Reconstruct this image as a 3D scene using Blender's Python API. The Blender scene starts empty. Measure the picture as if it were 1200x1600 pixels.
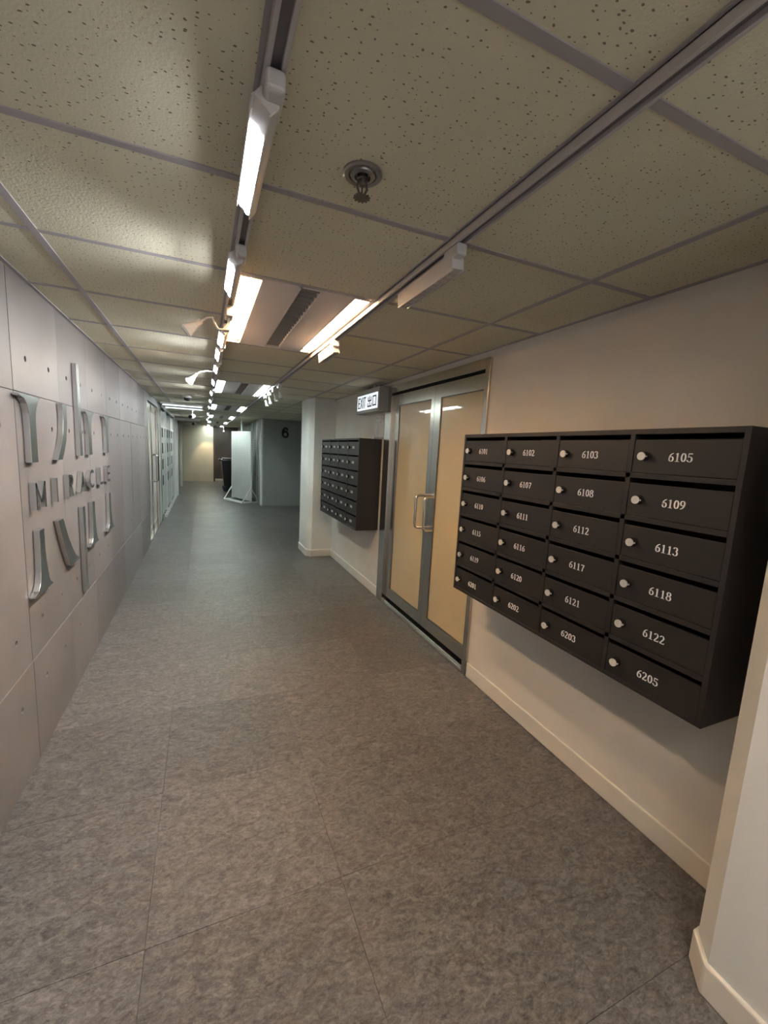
import bpy, bmesh, math, random
from mathutils import Vector, Matrix
random.seed(7)
SC = bpy.context.scene
COL = SC.collection

# ------------------------------------------------------------------ camera
cam_d = bpy.data.cameras.new('camera')
cam = bpy.data.objects.new('camera', cam_d); COL.objects.link(cam)
YAW, PITCH, ROLL, FPX = 0.41219265, -0.14208998, 0.05201521, 651.65682
_f = Vector((math.sin(YAW)*math.cos(PITCH), math.cos(YAW)*math.cos(PITCH), math.sin(PITCH)))
_r = Vector((math.cos(YAW), -math.sin(YAW), 0)); _u = _r.cross(_f)
_r2 = _r*math.cos(ROLL)+_u*math.sin(ROLL); _u2 = -_r*math.sin(ROLL)+_u*math.cos(ROLL)
m = Matrix((( _r2.x, _u2.x, -_f.x), (_r2.y, _u2.y, -_f.y), (_r2.z, _u2.z, -_f.z))).to_4x4()
m.translation = (0, 0, 1.475)
cam.matrix_world = m
cam_d.sensor_fit = 'HORIZONTAL'; cam_d.sensor_width = 36; cam_d.lens = 36*FPX/1200
cam_d.clip_start = 0.02
SC.camera = cam

# ------------------------------------------------------------------ world, exposure
w = bpy.data.worlds.new('world'); SC.world = w; w.use_nodes = True
w.node_tree.nodes['Background'].inputs[0].default_value = (0.93, 0.97, 1.0, 1)
w.node_tree.nodes['Background'].inputs[1].default_value = 0.42
SC.view_settings.view_transform = 'Standard'; SC.view_settings.look = 'None'
SC.view_settings.gamma = 1; SC.view_settings.use_curve_mapping = False
SC.view_settings.exposure = 1.82
SC.cycles.use_light_tree = False; SC.cycles.adaptive_threshold = 0.05; SC.cycles.caustics_reflective = False; SC.cycles.caustics_refractive = False
SC.cycles.max_bounces = 5; SC.cycles.diffuse_bounces = 4; SC.cycles.glossy_bounces = 3; SC.cycles.transparent_max_bounces = 6
TUBE_WARM, TUBE_WARM_COL = 27.0, (1.0, 0.75, 0.51)
TUBE_COOL, TUBE_COOL_COL = 18.0, (0.82, 1.0, 0.98)
TUBE_BACK, TUBE_BACK_COL = 31.0, (1.0, 0.92, 0.84)
LED, BEAM, LED_COL = 16.0, 1.45, (0.90, 0.95, 1.0)

XL, XR, ZC = -0.705, 1.631, 2.128

# ------------------------------------------------------------------ materials
def mat(name, col, rough=0.5, metal=0.0, spec=0.5, emit=None, estr=0.0, alpha=1.0, coat=0.0, coatr=0.05, trans=0.0):
    M = bpy.data.materials.new(name); M.use_nodes = True
    b = M.node_tree.nodes['Principled BSDF']
    b.inputs['Base Color'].default_value = (*col, 1); b.inputs['Roughness'].default_value = rough
    b.inputs['Metallic'].default_value = metal; b.inputs['Specular IOR Level'].default_value = spec
    b.inputs['Coat Weight'].default_value = coat; b.inputs['Coat Roughness'].default_value = coatr
    b.inputs['Transmission Weight'].default_value = trans
    b.inputs['Alpha'].default_value = alpha
    if emit:
        b.inputs['Emission Color'].default_value = (*emit, 1); b.inputs['Emission Strength'].default_value = estr
    return M
def nodes(M): return M.node_tree.nodes, M.node_tree.links, M.node_tree.nodes['Principled BSDF']
def N(M, t, **kw):
    n = M.node_tree.nodes.new(t)
    for k, v in kw.items():
        if k.startswith('i_'): n.inputs[k[2:].replace('_', ' ')].default_value = v
        else: setattr(n, k, v)
    return n
def ramp(M, src, stops):
    r = N(M, 'ShaderNodeValToRGB'); e = r.color_ramp.elements
    while len(e) < len(stops): e.new(0.5)
    for i, (p, c) in enumerate(stops):
        e[i].position = p; e[i].color = (*c, 1) if len(c) == 3 else c
    M.node_tree.links.new(src, r.inputs[0]); return r
def objcoord(M, per_object=True):
    """object coordinates shifted by a per-object random offset so alike pieces differ"""
    tc = N(M, 'ShaderNodeTexCoord'); 
    if not per_object: return tc.outputs['Object'], None
    oi = N(M, 'ShaderNodeObjectInfo')
    mu = N(M, 'ShaderNodeMath', operation='MULTIPLY'); mu.inputs[1].default_value = 37.0
    M.node_tree.links.new(oi.outputs['Random'], mu.inputs[0])
    va = N(M, 'ShaderNodeVectorMath', operation='ADD')
    M.node_tree.links.new(tc.outputs['Object'], va.inputs[0]); M.node_tree.links.new(mu.outputs[0], va.inputs[1])
    return va.outputs[0], oi
def bump(M, h, strength, dist):
    b = N(M, 'ShaderNodeBump'); b.inputs['Strength'].default_value = strength; b.inputs['Distance'].default_value = dist
    M.node_tree.links.new(h, b.inputs['Height']); return b.outputs[0]

def m_concrete():
    M = mat('concrete_panel', (0.27, 0.25, 0.24), 0.42, spec=0.5); nd, lk, b = nodes(M)
    v, oi = objcoord(M)
    n1 = N(M, 'ShaderNodeTexNoise', i_Scale=2.2, i_Detail=5.0, i_Roughness=0.6)
    n2 = N(M, 'ShaderNodeTexNoise', i_Scale=90.0, i_Detail=3.0)
    for n in (n1, n2): lk.new(v, n.inputs['Vector'])
    r = ramp(M, n1.outputs[0], [(0.3, (0.180, 0.159, 0.149)), (0.7, (0.240, 0.214, 0.202))])
    tone = N(M, 'ShaderNodeMapRange'); tone.inputs[3].default_value = 0.80; tone.inputs[4].default_value = 1.16
    lk.new(oi.outputs['Random'], tone.inputs[0])
    mx = N(M, 'ShaderNodeVectorMath', operation='SCALE'); lk.new(r.outputs[0], mx.inputs[0]); lk.new(tone.outputs[0], mx.inputs['Scale'])
    lk.new(mx.outputs[0], b.inputs['Base Color'])
    rr = N(M, 'ShaderNodeMapRange'); rr.inputs[3].default_value = 0.34; rr.inputs[4].default_value = 0.5
    lk.new(n1.outputs[0], rr.inputs[0]); lk.new(rr.outputs[0], b.inputs['Roughness'])
    lk.new(bump(M, n2.outputs[0], 0.04, 0.001), b.inputs['Normal'])
    return M
def m_floor():
    M = mat('slate_vinyl', (0.09, 0.08, 0.075), 0.45, spec=0.32); nd, lk, b = nodes(M)
    v, oi = objcoord(M)
    mp = N(M, 'ShaderNodeMapping'); mp.inputs['Rotation'].default_value = (0, 0, 0.6); mp.inputs['Scale'].default_value = (1, 1.7, 1)
    lk.new(v, mp.inputs[0])
    n1 = N(M, 'ShaderNodeTexNoise', i_Scale=58.0, i_Detail=8.0, i_Roughness=0.72, i_Distortion=0.9)
    n2 = N(M, 'ShaderNodeTexNoise', i_Scale=3.0, i_Detail=3.0)
    n3 = N(M, 'ShaderNodeTexNoise', i_Scale=110.0, i_Detail=4.0, i_Roughness=0.7, i_Distortion=1.2)
    for n in (n1, n2, n3): lk.new(mp.outputs[0], n.inputs['Vector'])
    n4 = N(M, 'ShaderNodeTexNoise', i_Scale=17.0, i_Detail=6.0, i_Roughness=0.6, i_Distortion=1.4); lk.new(mp.outputs[0], n4.inputs['Vector'])
    mm = N(M, 'ShaderNodeMix'); mm.inputs[0].default_value = 0.42; lk.new(n1.outputs[0], mm.inputs[2]); lk.new(n4.outputs[0], mm.inputs[3])
    r1 = ramp(M, mm.outputs[0], [(0.36, (0.048, 0.0435, 0.041)), (0.5, (0.124, 0.114, 0.108)), (0.65, (0.225, 0.21, 0.20))])
    r3 = ramp(M, n3.outputs[0], [(0.60, (0, 0, 0)), (0.74, (0.7, 0.7, 0.7))])
    mixl = N(M, 'ShaderNodeMix', data_type='RGBA'); lk.new(r3.outputs[0], mixl.inputs[0]); lk.new(r1.outputs[0], mixl.inputs[6])
    mixl.inputs[7].default_value = (0.33, 0.31, 0.295, 1)
    tone = N(M, 'ShaderNodeMapRange'); tone.inputs[3].default_value = 0.92; tone.inputs[4].default_value = 1.16
    lk.new(oi.outputs['Random'], tone.inputs[0])
    sc = N(M, 'ShaderNodeVectorMath', operation='SCALE'); lk.new(mixl.outputs[2], sc.inputs[0]); lk.new(tone.outputs[0], sc.inputs['Scale'])
    lk.new(sc.outputs[0], b.inputs['Base Color'])
    rr = N(M, 'ShaderNodeMapRange'); rr.inputs[3].default_value = 0.24; rr.inputs[4].default_value = 0.38
    lk.new(n2.outputs[0], rr.inputs[0]); lk.new(rr.outputs[0], b.inputs['Roughness'])
    ad = N(M, 'ShaderNodeMath', operation='ADD'); lk.new(mm.outputs[0], ad.inputs[0])
    sm = N(M, 'ShaderNodeMath', operation='MULTIPLY'); sm.inputs[1].default_value = 0.4; lk.new(n3.outputs[0], sm.inputs[0]); lk.new(sm.outputs[0], ad.inputs[1])
    lk.new(bump(M, ad.outputs[0], 0.55, 0.005), b.inputs['Normal'])
    return M
def m_ceiltile():
    M = mat('mineral_tile', (0.55, 0.52, 0.42), 0.9, spec=0.15); nd, lk, b = nodes(M)
    v, oi = objcoord(M)
    mp = N(M, 'ShaderNodeMapping'); mp.inputs['Scale'].default_value = (1.0, 1.5, 1.0); lk.new(v, mp.inputs[0])
    ns = N(M, 'ShaderNodeTexNoise', i_Scale=60.0, i_Detail=2.0); lk.new(v, ns.inputs['Vector'])
    dv = N(M, 'ShaderNodeVectorMath', operation='SCALE'); lk.new(ns.outputs['Color'], dv.inputs[0]); dv.inputs['Scale'].default_value = 0.011
    av = N(M, 'ShaderNodeVectorMath', operation='ADD'); lk.new(mp.outputs[0], av.inputs[0]); lk.new(dv.outputs[0], av.inputs[1])
    vo = N(M, 'ShaderNodeTexVoronoi', i_Scale=54.0, i_Randomness=1.0, voronoi_dimensions='2D'); lk.new(av.outputs[0], vo.inputs['Vector'])
    # radius differs per cell, many cells carry none
    sep = N(M, 'ShaderNodeSeparateColor'); lk.new(vo.outputs['Color'], sep.inputs[0])
    rad = N(M, 'ShaderNodeMapRange'); rad.inputs[1].default_value = 0.3; rad.inputs[2].default_value = 1.0; rad.inputs[3].default_value = 0.0; rad.inputs[4].default_value = 0.17
    lk.new(sep.outputs[0], rad.inputs[0])
    lt = N(M, 'ShaderNodeMath', operation='LESS_THAN'); lk.new(vo.outputs['Distance'], lt.inputs[0]); lk.new(rad.outputs[0], lt.inputs[1])
    n2 = N(M, 'ShaderNodeTexNoise', i_Scale=1.6, i_Detail=2.0); lk.new(v, n2.inputs['Vector'])
    r = ramp(M, n2.outputs[0], [(0.3, (0.70, 0.655, 0.50)), (0.7, (0.77, 0.735, 0.58))])
    mx = N(M, 'ShaderNodeMix', data_type='RGBA'); lk.new(lt.outputs[0], mx.inputs[0]); lk.new(r.outputs[0], mx.inputs[6]); mx.inputs[7].default_value = (0.24, 0.21, 0.15, 1)
    lk.new(mx.outputs[2], b.inputs['Base Color'])
    n3 = N(M, 'ShaderNodeTexNoise', i_Scale=170.0, i_Detail=2.0); lk.new(v, n3.inputs['Vector'])
    sub = N(M, 'ShaderNodeMath', operation='SUBTRACT'); lk.new(n3.outputs[0], sub.inputs[0]); lk.new(lt.outputs[0], sub.inputs[1])
    lk.new(bump(M, sub.outputs[0], 0.5, 0.0022), b.inputs['Normal'])
    return M
def m_paint(name, col, rough=0.55, s=0.04):
    M = mat(name, col, rough, spec=0.35); nd, lk, b = nodes(M)
    tc = N(M, 'ShaderNodeTexCoord'); n = N(M, 'ShaderNodeTexNoise', i_Scale=3.0, i_Detail=4.0); lk.new(tc.outputs['Object'], n.inputs['Vector'])
    c0 = tuple(c*(1-s) for c in col); c1 = tuple(min(1, c*(1+s)) for c in col)
    r = ramp(M, n.outputs[0], [(0.3, c0), (0.7, c1)]); lk.new(r.outputs[0], b.inputs['Base Color'])
    n2 = N(M, 'ShaderNodeTexNoise', i_Scale=140.0, i_Detail=2.0); lk.new(tc.outputs['Object'], n2.inputs['Vector'])
    lk.new(bump(M, n2.outputs[0], 0.06, 0.002), b.inputs['Normal'])
    return M
def m_brushed(name, col, rough, axis='z'):
    M = mat(name, col, rough, metal=1.0); nd, lk, b = nodes(M)
    tc = N(M, 'ShaderNodeTexCoord'); mp = N(M, 'ShaderNodeMapping')
    mp.inputs['Scale'].default_value = {'z': (60, 60, 2), 'y': (60, 2, 60)}[axis]
    lk.new(tc.outputs['Object'], mp.inputs[0]); n = N(M, 'ShaderNodeTexNoise', i_Scale=4.0, i_Detail=4.0); lk.new(mp.outputs[0], n.inputs['Vector'])
    rr = N(M, 'ShaderNodeMapRange'); rr.inputs[3].default_value = rough*0.75; rr.inputs[4].default_value = rough*1.3
    lk.new(n.outputs[0], rr.inputs[0]); lk.new(rr.outputs[0], b.inputs['Roughness'])
    return M
def m_wood():
    M = mat('brown_wall', (0.17, 0.12, 0.085), 0.5); nd, lk, b = nodes(M)
    tc = N(M, 'ShaderNodeTexCoord'); mp = N(M, 'ShaderNodeMapping'); mp.inputs['Scale'].default_value = (3, 3, 0.6); lk.new(tc.outputs['Object'], mp.inputs[0])
    n = N(M, 'ShaderNodeTexNoise', i_Scale=3.0, i_Detail=6.0); lk.new(mp.outputs[0], n.inputs['Vector'])
    r = ramp(M, n.outputs[0], [(0.3, (0.14, 0.105, 0.08)), (0.7, (0.25, 0.20, 0.16))]); lk.new(r.outputs[0], b.inputs['Base Color'])
    return M
def m_mailbox():
    M = mat('mailbox_steel', (0.020, 0.0165, 0.0145), 0.42, spec=0.5); nd, lk, b = nodes(M)
    tc = N(M, 'ShaderNodeTexCoord'); n = N(M, 'ShaderNodeTexNoise', i_Scale=500.0, i_Detail=1.0); lk.new(tc.outputs['Object'], n.inputs['Vector'])
    lk.new(bump(M, n.outputs[0], 0.08, 0.001), b.inputs['Normal'])
    return M
def m_peg():
    M = mat('pegboard_white', (0.60, 0.61, 0.60), 0.5)
    return M

CONC = m_concrete(); FLOOR = m_floor(); TILE = m_ceiltile(); WOOD = m_wood(); MAILB = m_mailbox(); PEG = m_peg()
PAINT = m_paint('wall_paint', (0.70, 0.665, 0.61)); PAINT_C = m_paint('pillar_paint', (0.70, 0.70, 0.675))
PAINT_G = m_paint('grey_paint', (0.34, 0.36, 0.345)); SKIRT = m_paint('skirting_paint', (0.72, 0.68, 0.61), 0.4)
TBAR = mat('grid_bar', (0.40, 0.375, 0.385), 0.5); TRACKM = mat('track_white', (0.52, 0.49, 0.49), 0.4)
TSLOT = mat('track_slot', (0.20, 0.18, 0.19), 0.6)
STEEL = m_brushed('stainless', (0.60, 0.57, 0.52), 0.22); CHROME = mat('polished_steel', (0.72, 0.68, 0.63), 0.12, metal=1)
STEEL_Y = m_brushed('stainless_rail', (0.66, 0.63, 0.58), 0.2, 'y')
LETTER = mat('letter_metal', (0.56, 0.56, 0.55), 0.27, metal=1)
FILM = mat('yellow_film_glass', (0.60, 0.50, 0.31), 0.3, spec=0.5, coat=1.0, coatr=0.02)
FILM_G = mat('green_film_glass', (0.36, 0.41, 0.38), 0.3, coat=1.0, coatr=0.03)
BLACK = mat('black_plastic', (0.012, 0.012, 0.014), 0.35); DARK = mat('dark_void', (0.01, 0.01, 0.01), 0.8)
WHITE = mat('white_plastic', (0.60, 0.575, 0.565), 0.4); WHITE_M = mat('white_metal', (0.75, 0.74, 0.72), 0.35)
PRINT = mat('silver_print', (0.86, 0.85, 0.84), 0.45); LOCKM = mat('lock_silver', (0.78, 0.76, 0.70), 0.35, metal=0.4)
LOCKB = mat('lock_collar', (0.02, 0.018, 0.016), 0.25)
DARKWALL = m_paint('dark_brown_wall', (0.085, 0.068, 0.06), 0.5); CREAM = m_paint('cream_wall', (0.56, 0.53, 0.45), 0.6)
GATE = mat('gate_metal', (0.52, 0.56, 0.54), 0.35, metal=0.3); GRILLE = mat('grille_grey', (0.34, 0.315, 0.28), 0.6)
PANELW = mat('fixture_panel', (0.66, 0.62, 0.63), 0.5); TROUGH = mat('trough_white', (0.80, 0.78, 0.72), 0.4); TROUGH_GLOW = mat('trough_warm_glow', (0.85, 0.60, 0.24), 0.4)  # second trough colour paints in the yellow glow of the warm tubes
CLEAR = mat('clear_plastic', (0.92, 0.93, 0.95), 0.08, alpha=0.4, spec=0.9)
BRASSY = mat('sprinkler_metal', (0.22, 0.20, 0.17), 0.3, metal=0.9); ESC = mat('escutcheon', (0.34, 0.32, 0.31), 0.3, metal=0.7)
TUBEW = mat('tube_warm', (0.9, 0.8, 0.6), 0.5, emit=TUBE_WARM_COL, estr=TUBE_WARM)
TUBEC = mat('tube_cool', (0.9, 0.9, 0.9), 0.5, emit=TUBE_COOL_COL, estr=TUBE_COOL)
TUBEB = mat('tube_back', (0.9, 0.9, 0.9), 0.5, emit=TUBE_BACK_COL, estr=TUBE_BACK)
LEDM = mat('led_lit', (0.9, 0.9, 0.9), 0.5, emit=LED_COL, estr=LED); LEDOFF = mat('led_off', (0.62, 0.58, 0.56), 0.25)
BATTEN = mat('batten_tube', (0.9, 0.9, 0.9), 0.5, emit=(0.85, 0.97, 1.0), estr=0.45)
BULBW = mat('bulb_warm', (0.9, 0.8, 0.6), 0.4, emit=(1, 0.78, 0.5), estr=45.0)
SIGNF = mat('sign_face', (0.9, 0.92, 0.95), 0.4, emit=(0.86, 0.93, 1.0), estr=0.26); SIGNT = mat('sign_text', (0.02, 0.05, 0.04), 0.5)
SIGNB = mat('sign_box', (0.42, 0.42, 0.40), 0.4, metal=0.2)
REFL = mat('glass_reflector', (0.85, 0.85, 0.86), 0.12, alpha=0.6, spec=0.8)

# ------------------------------------------------------------------ builders
class MB:
    def __init__(s): s.v = []; s.f = []
    def add(s, vs, fs):
        o = len(s.v); s.v += [tuple(p) for p in vs]; s.f += [tuple(i+o for i in f) for f in fs]; return s
    def box(s, x0, x1, y0, y1, z0, z1):
        return s.add([(x0,y0,z0),(x1,y0,z0),(x1,y1,z0),(x0,y1,z0),(x0,y0,z1),(x1,y0,z1),(x1,y1,z1),(x0,y1,z1)],
                     [(0,3,2,1),(4,5,6,7),(0,1,5,4),(1,2,6,5),(2,3,7,6),(3,0,4,7)])
    def prism(s, pts, ax, a, b):
        """polygon pts (2d) extruded along axis ax from a to b"""
        n = len(pts)
        def P(p, t): return {'x': (t, p[0], p[1]), 'y': (p[0], t, p[1]), 'z': (p[0], p[1], t)}[ax]
        vs = [P(p, a) for p in pts]+[P(p, b) for p in pts]
        fs = [tuple(range(n)), tuple(range(2*n-1, n-1, -1))]+[(i, i+n, (i+1) % n+n, (i+1) % n) for i in range(n)]
        return s.add(vs, fs)
    def tube(s, path, r, seg=12, caps=True):
        path = [Vector(p) for p in path]; n = len(path); rr = r if isinstance(r, (list, tuple)) else [r]*n
        vs = []; fs = []; up = None
        for i, p in enumerate(path):
            t = (path[min(i+1, n-1)]-path[max(i-1, 0)]).normalized()
            if up is None:
                up = Vector((0, 0, 1)) if abs(t.z) < 0.9 else Vector((1, 0, 0))
            a = t.cross(up).normalized(); b = a.cross(t).normalized(); up = b
            for k in range(seg):
                th = 2*math.pi*k/seg; vs.append(p+a*math.cos(th)*rr[i]+b*math.sin(th)*rr[i])
        for i in range(n-1):
            for k in range(seg):
                k2 = (k+1) % seg; fs.append((i*seg+k, i*seg+k2, (i+1)*seg+k2, (i+1)*seg+k))
        if caps: fs += [tuple(range(seg-1, -1, -1)), tuple((n-1)*seg+k for k in range(seg))]
        return s.add(vs, fs)
    def build(s, name, material, parent=None, smooth=False, bevel=0, seg=2):
        o = Vector(rootloc(parent)) if parent else Vector()
        me = bpy.data.meshes.new(name); me.from_pydata([tuple(Vector(p)-o) for p in s.v], [], s.f)
        bm = bmesh.new(); bm.from_mesh(me); bmesh.ops.recalc_face_normals(bm, faces=bm.faces); bm.to_mesh(me); bm.free()
        return link(name, me, material, parent, smooth, bevel, seg)
def rootloc(p):
    v = Vector()
    while p: v += p.location; p = p.parent
    return v
def link(name, me, material, parent=None, smooth=False, bevel=0, seg=2):
    if material and not me.materials: me.materials.append(material)
    if smooth:
        for p in me.polygons: p.use_smooth = True
        me.set_sharp_from_angle(angle=0.7)
    ob = bpy.data.objects.new(name, me); COL.objects.link(ob); ob.parent = parent
    if bevel:
        b = ob.modifiers.new('bevel', 'BEVEL'); b.width = bevel; b.segments = seg; b.limit_method = 'ANGLE'
    return ob
def tag(o, label=None, cat=None, group=None, kind=None):
    if label: o['label'] = label
    if cat: o['category'] = cat
    if group: o['group'] = group
    if kind: o['kind'] = kind
    return o
def thing(name, loc, label, cat, group=None, kind=None):
    o = bpy.data.objects.new(name, None); COL.objects.link(o); o.location = loc; o.empty_display_size = 0.05
    return tag(o, label, cat, group, kind)
def structure(name, loc, label):
    o = bpy.data.objects.new(name, None); COL.objects.link(o); o.location = loc
    return tag(o, label, None, None, 'structure')
def copy_tree(o, parent=None):
    c = o.copy(); COL.objects.link(c); c.parent = parent
    for ch in list(o.children): copy_tree(ch, c)
    return c
def boxes(*bs):
    mb = MB()
    for b in bs: mb.box(*b)
    return mb
def circ(n, r, cx=0, cy=0, a0=0): return [(cx+r*math.cos(a0+2*math.pi*k/n), cy+r*math.sin(a0+2*math.pi*k/n)) for k in range(n)]

# ------------------------------------------------------------------ floor
YB, YE = -3.0, 17.7
floor = boxes((XL-0.3, 3.4, YB-0.2, 18.6, -0.12, -0.004)).build('floor', FLOOR)
tag(floor, 'dark grey slate-look vinyl tile floor of the corridor', kind='structure')
_tm = {}
def floor_tile(x0, x1, y0, y1):
    key = (round(x1-x0, 3), round(y1-y0, 3))
    if key not in _tm:
        w_, d_ = key; g = 0.0002; c = 0.0005
        mb = MB()
        mb.add([(g, g, -0.004), (w_-g, g, -0.004), (w_-g, d_-g, -0.004), (g, d_-g, -0.004), (g+c, g+c, 0), (w_-g-c, g+c, 0), (w_-g-c, d_-g-c, 0), (g+c, d_-g-c, 0)],
               [(4,5,6,7),(0,1,5,4),(1,2,6,5),(2,3,7,6),(3,0,4,7)])
        me = bpy.data.meshes.new('floor_tile'); me.from_pydata(mb.v, [], mb.f); me.materials.append(FLOOR); _tm[key] = me
    o = bpy.data.objects.new('floor_tile', _tm[key]); COL.objects.link(o); o.parent = floor
    o.location = (x0, y0, random.uniform(-0.0006, 0))
for j in range(-4, 28):
    y0 = 1.19+0.6*j; y1 = y0+0.6
    xs = [XL-0.03, -0.17, 0.43, 1.03, 1.63]
    for a, b_ in zip(xs[:-1], xs[1:]): floor_tile(a, b_, y0, y1)
    if y0 > 5.3 and y1 < 11.2:
        floor_tile(1.63, 2.23, y0, y1); floor_tile(2.23, 2.83, y0, y1)

# ------------------------------------------------------------------ ceiling
ceiling = boxes((XL-0.3, 3.4, YB-0.2, 18.6, ZC+0.11, ZC+0.2)).build('ceiling', PAINT_G)
tag(ceiling, 'suspended ceiling of pitted mineral tiles in a metal grid', kind='structure')
GX = [-0.497, 0.103, 0.703, 1.303]
_cm = {}
def ceil_tile(x0, x1, y0, y1):
    key = (round(x1-x0, 3), round(y1-y0, 3))
    if key not in _cm:
        w_, d_ = key; g = 0.004; c = 0.004
        me = bpy.data.meshes.new('ceiling_tile')
        vs = [(g,g,0.018),(w_-g,g,0.018),(w_-g,d_-g,0.018),(g,d_-g,0.018),(g,g,c),(w_-g,g,c),(w_-g,d_-g,c),(g,d_-g,c),
              (g+c,g+c,0),(w_-g-c,g+c,0),(w_-g-c,d_-g-c,0),(g+c,d_-g-c,0)]
        fs = [(0,1,2,3),(4,5,1,0),(5,6,2,1),(6,7,3,2),(7,4,0,3),(8,9,5,4),(9,10,6,5),(10,11,7,6),(11,8,4,7),(8,11,10,9)]
        me.from_pydata(vs, [], fs); me.materials.append(TILE); _cm[key] = me
    o = bpy.data.objects.new('ceiling_tile', _cm[key]); COL.objects.link(o); o.parent = ceiling
    o.location = (x0, y0, ZC+0.0015+random.uniform(0, 0.001))
FIXY = [-1.194+3.0*k for k in range(7)]          # light fixtures, two cells long, in the middle column
GY = [0.606+0.6*k for k in range(-6, 29)]
def is_fix(y): return any(abs(y-f) < 0.05 or abs(y-f-0.6) < 0.05 for f in FIXY)
for y0 in GY[:-1]:
    cols = [(XL, GX[0]), (GX[0], GX[1]), (GX[1], GX[2]), (GX[2], GX[3]), (GX[3], XR)]
    if 5.3 < y0 < 10.3: cols = cols[:-1]+[(GX[3], GX[3]+0.6), (GX[3]+0.6, GX[3]+1.2), (GX[3]+1.2, GX[3]+1.8)]
    for i, (a, b_) in enumerate(cols):
        if i == 2 and is_fix(y0): continue
        ceil_tile(a, b_, y0, y0+0.6)
# grid bars: main runners along the corridor, cross bars between them
for x in GX+[1.903, 2.503]:
    ya, yb = (YB, YE) if x < 1.5 else (5.4, 10.6)
    boxes((x-0.012, x+0.012, ya, yb, ZC-0.0015, ZC+0.004), (x-0.0015, x+0.0015, ya, yb, ZC+0.004, ZC+0.115)).build('grid_runner', TBAR, ceiling)
for y in GY:
    for i, (a, b_) in enumerate([(XL, GX[0]), (GX[0], GX[1]), (GX[1], GX[2]), (GX[2], GX[3]), (GX[3], XR)]):
        if i == 2 and any(abs(y-f-0.6) < 0.05 for f in FIXY): continue
        if i == 4 and 5.3 < y < 10.7: b_ = 3.1
        boxes((a+0.012, b_-0.012 if i < 4 else b_, y-0.011, y+0.011, ZC-0.001, ZC+0.004)).build('cross_bar', TBAR, ceiling)
# edge angle along the walls
boxes((XR-0.018, XR, YB, 5.52, ZC-0.002, ZC+0.004)).build('edge_angle', TBAR, ceiling)
boxes((XL, XL+0.016, YB, YE, ZC-0.002, ZC+0.004)).build('edge_angle', TBAR, ceiling)

# ------------------------------------------------------------------ left wall with concrete panels
wall_left = boxes((XL-0.2, XL-0.014, YB, 6.65, 0, ZC+0.115), (XL-0.2, XL-0.09, 6.65, 8.95, 0, ZC+0.115), (XL-0.2, XL-0.09, 8.95, 12.7, 0, ZC+0.115)).build('wall_left', DARK)
tag(wall_left, 'taupe concrete-look panelled wall with tie holes on the left', kind='structure')
def panel_mesh(w_, h_, holes, r=0.0135, depth=0.024, t=0.013):
    g = 0.0016; s = 0.02
    us = sorted({g, w_-g}|{h[0]+d for h in holes for d in (-s, s)}); vs_ = sorted({g, h_-g}|{h[1]+d for h in holes for d in (-s, s)})
    mb = MB(); c8 = [(-1,-1),(0,-1),(1,-1),(1,0),(1,1),(0,1),(-1,1),(-1,0)]
    for i in range(len(us)-1):
        for j in range(len(vs_)-1):
            u0, u1, v0, v1 = us[i], us[i+1], vs_[j], vs_[j+1]
            h = [q for q in holes if u0 < q[0] < u1 and v0 < q[1] < v1]
            if h:
                cx, cy = h[0]; sq = [(0, cx+a*s, cy+b*s) for a, b in c8]
                angs = [math.atan2(b, a) for a, b in c8]
                oc = [(0, cx+r*math.cos(a), cy+r*math.sin(a)) for a in angs]; dp = [(-depth, p[1], p[2]) for p in oc]
                mb.add(sq+oc+dp, [(k, (k+1) % 8, (k+1) % 8+8, k+8) for k in range(8)]+[(k+8, (k+1) % 8+8, (k+1) % 8+16, k+16) for k in range(8)]+[tuple(range(16, 24))])
            else:
                mb.add([(0, u0, v0), (0, u1, v0), (0, u1, v1), (0, u0, v1)], [(0, 1, 2, 3)])
    u0, u1, v0, v1 = g, w_-g, g, h_-g
    mb.add([(0,u0,v0),(0,u1,v0),(0,u1,v1),(0,u0,v1),(-t,u0,v0),(-t,u1,v0),(-t,u1,v1),(-t,u0,v1)], [(0,4,5,1),(1,5,6,2),(2,6,7,3),(3,7,4,0)])
    me = bpy.data.meshes.new('concrete_panel'); me.from_pydata(mb.v, [], mb.f)
    bm = bmesh.new(); bm.from_mesh(me); bmesh.ops.remove_doubles(bm, verts=bm.verts, dist=1e-5); bmesh.ops.recalc_face_normals(bm, faces=bm.faces); bm.to_mesh(me); bm.free()
    me.materials.append(CONC); return me
ROWS = [(0.0, 0.475, [0.33]), (0.475, 1.647, [0.625, 1.503]), (1.647, ZC, [1.795])]
for z0, z1, hz in ROWS:
    full = panel_mesh(0.6, z1-z0, [(u, z-z0) for u in (0.15, 0.45) for z in hz])
    part_ = panel_mesh(0.25, z1-z0, [(0.15, z-z0) for z in hz])
    for k in range(-6, 8):
        y = 2.2+0.6*k
        o = bpy.data.objects.new('concrete_panel', full if k < 7 else part_); COL.objects.link(o); o.parent = wall_left
        o.location = (XL+random.uniform(-0.001, 0.0005)+(0.003 if z0 == 0 else 0), y, z0)
boxes((XL-0.2, XL, 6.652, 6.70, 0, ZC)).build('panel_end', CONC, wall_left)
boxes((XL-0.02, XL, YB, -1.4, 0, ZC)).build('plain_panel', CONC, wall_left)

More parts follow.
